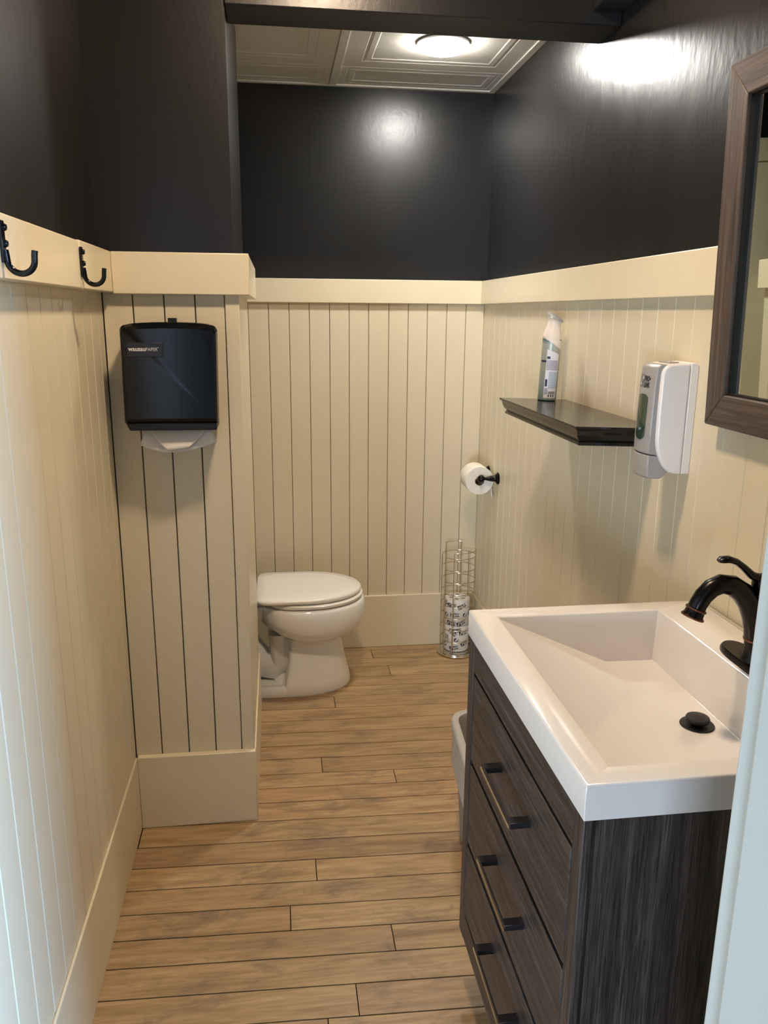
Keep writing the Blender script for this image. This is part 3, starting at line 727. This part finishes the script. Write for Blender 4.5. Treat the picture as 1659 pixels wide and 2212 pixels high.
tp1 = text_mesh('PRO\u2022', .0105, .0004); tp2 = text_mesh('LINK', .0105, .0004)
def fan(pts):
    return pts, [tuple(range(len(pts)))]
SQ = ([(-.018, 0), (-.002, 0), (-.002, .02), (-.018, .02)], [(0, 1, 2, 3)])
SL = ([(-.0165, .004), (-.012, .002), (-.0035, .015), (-.008, .018)], [(0, 1, 2, 3)])
SL2 = ([(-.0125, .0065), (-.011, .006), (-.0075, .0135), (-.009, .0145)], [(0, 1, 2, 3)])
CI = fan([(.009*math.cos(2*PI*i/20), .009*math.sin(2*PI*i/20)) for i in range(20)])
LF = fan([(-.006, -.005), (.002, -.006), (.008, .000), (.012, .009), (.004, .006), (-.002, .001)])
TK = fan([(.004, -.012), (.0075, -.009), (.016, .004), (.012, .001)])
def spare(z0, label, marks):
    t = thing('wrapped_roll', label, 'toilet roll', (SX, SY+.004, z0), group='spare rolls in the wire stand')
    w = G().lathe([(.012, .002), (RR-.003, .001), (RR, .004), (RR+.0004, .06), (RR, RH-.004), (RR-.003, RH-.001), (.02, RH-.0005), (.010, RH-.003), (.001, RH-.004)], seg=56).build('wrapper', M['wrap'], t, smooth=45)
    gi, gw, gn = G(), G(), G()
    for kind, deg, z, rot in marks:
        a = math.radians(deg); r_ = RR+.0007
        if kind == 'logo':
            gi.add(wrap_pts(SQ[0], a, z, rot, r_), SQ[1]); gw.add(wrap_pts(SL[0], a, z, rot, r_+.0003), SL[1]); gi.add(wrap_pts(SL2[0], a, z, rot, r_+.0006), SL2[1])
            gi.add(wrap_pts([(p[0], p[1]+.0105) for p in tp1[0]], a, z, rot, r_), tp1[1]); gi.add(wrap_pts(tp2[0], a, z, rot, r_), tp2[1])
        else:
            gn.add(wrap_pts(CI[0], a, z, rot, r_), CI[1]); gw.add(wrap_pts(LF[0], a, z, rot, r_+.0003), LF[1]); gi.add(wrap_pts(TK[0], a, z, rot, r_+.0005), TK[1])
    gi.build('printed_logos', M['black_ink'], w, kind='stuff'); gw.build('printed_logo_link', M['wrap'], w, kind='stuff')
    if gn.v: gn.build('printed_emblems', M['navy'], w, kind='stuff')
    return t, w
RT = .35
spare(.018, 'paper-wrapped spare roll with printed logos, lower one in the wire stand',
      [('logo', -128, .084, RT-.9), ('leaf', -104, .058, .2), ('logo', -142, .055, RT+1.2), ('logo', -70, .080, RT-.2), ('logo', -112, .010, .3), ('logo', -60, .030, RT), ('leaf', -165, .03, 0), ('logo', -100, .092, RT)])
tt, w = spare(.018+RH+.0005, 'paper-wrapped spare roll with printed logos, upper one in the wire stand',
      [('logo', -130, .086, .05), ('logo', -78, .084, RT+.15), ('logo', -114, .044, .1), ('leaf', -66, .052, .3), ('leaf', -158, .050, .2), ('logo', -132, .004, .0), ('logo', -80, .006, RT+.1), ('logo', -20, .05, RT), ('logo', -170, .09, RT)])
gt = G()
for k in range(6):
    a = k*PI/3+.3; c, s_ = .030*math.cos(a), .030*math.sin(a)
    for body, dy in ((tp1, .004), (tp2, -.006)):
        gt.add([(c+(p[0]-.014)*.8*math.cos(a+1.2)-(p[1]+dy-.004)*.8*math.sin(a+1.2), s_+(p[0]-.014)*.8*math.sin(a+1.2)+(p[1]+dy-.004)*.8*math.cos(a+1.2), RH-.0002) for p in body[0]], body[1])
gt.build('printed_logos', M['black_ink'], w, kind='stuff')

# ------------------------------------------------------------------ waste bin with liner, beyond the vanity
t = thing('waste_bin', 'light grey plastic waste bin with a folded-over liner beside the vanity', 'waste bin', (.590, 1.870, 0), (0, 0, math.radians(-4)))
bw, bl, bh = .125, .180, .362
def rr3(w, l, r, z): return [(x, y_, z) for x, y_ in rrect(-w, w, -l, l, r, 8)]
G().loft([rr3(bw*.78, bl*.82, .04, 0), rr3(bw*.80, bl*.84, .045, .006), rr3(bw*.96, bl*.97, .055, bh-.03), rr3(bw, bl, .06, bh-.028), rr3(bw, bl, .06, bh), rr3(bw-.008, bl-.008, .055, bh), rr3(bw*.95-.006, bl*.96-.006, .05, bh-.03), rr3(bw*.76, bl*.80, .04, .01)], True, True).build('tub', M['binplas'], t, smooth=40)
t2 = thing('bin_liner', 'translucent white plastic bag lining the grey waste bin, folded over its rim', 'bin liner', (.590, 1.870, 0), (0, 0, math.radians(-4)))
def rw(w, l, r, z, amp):
    pts = rrect(-w, w, -l, l, r, 8); n = len(pts); out = []
    for i, (x, y_) in enumerate(pts):
        k = 1+amp*(math.sin(i*1.9)*.6+math.sin(i*3.3)*.4); out.append((x*k, y_*k, z+amp*.25*math.sin(i*1.3)))
    return out
G().loft([rw(bw+.005, bl+.005, .062, bh-.125, .012), rw(bw+.004, bl+.004, .062, bh-.06, .006), rw(bw+.007, bl+.007, .064, bh-.012, .002), rw(bw+.007, bl+.007, .064, bh+.002, 0), rw(bw+.001, bl+.001, .06, bh+.006, 0), rw(bw-.012, bl-.012, .052, bh+.003, .002), rw(bw*.93-.008, bl*.94-.008, .048, bh-.06, .012), rw(bw*.76-.004, bl*.8-.004, .04, .016, .01)], False, True).build('bag', M['liner'], t2, smooth=60)
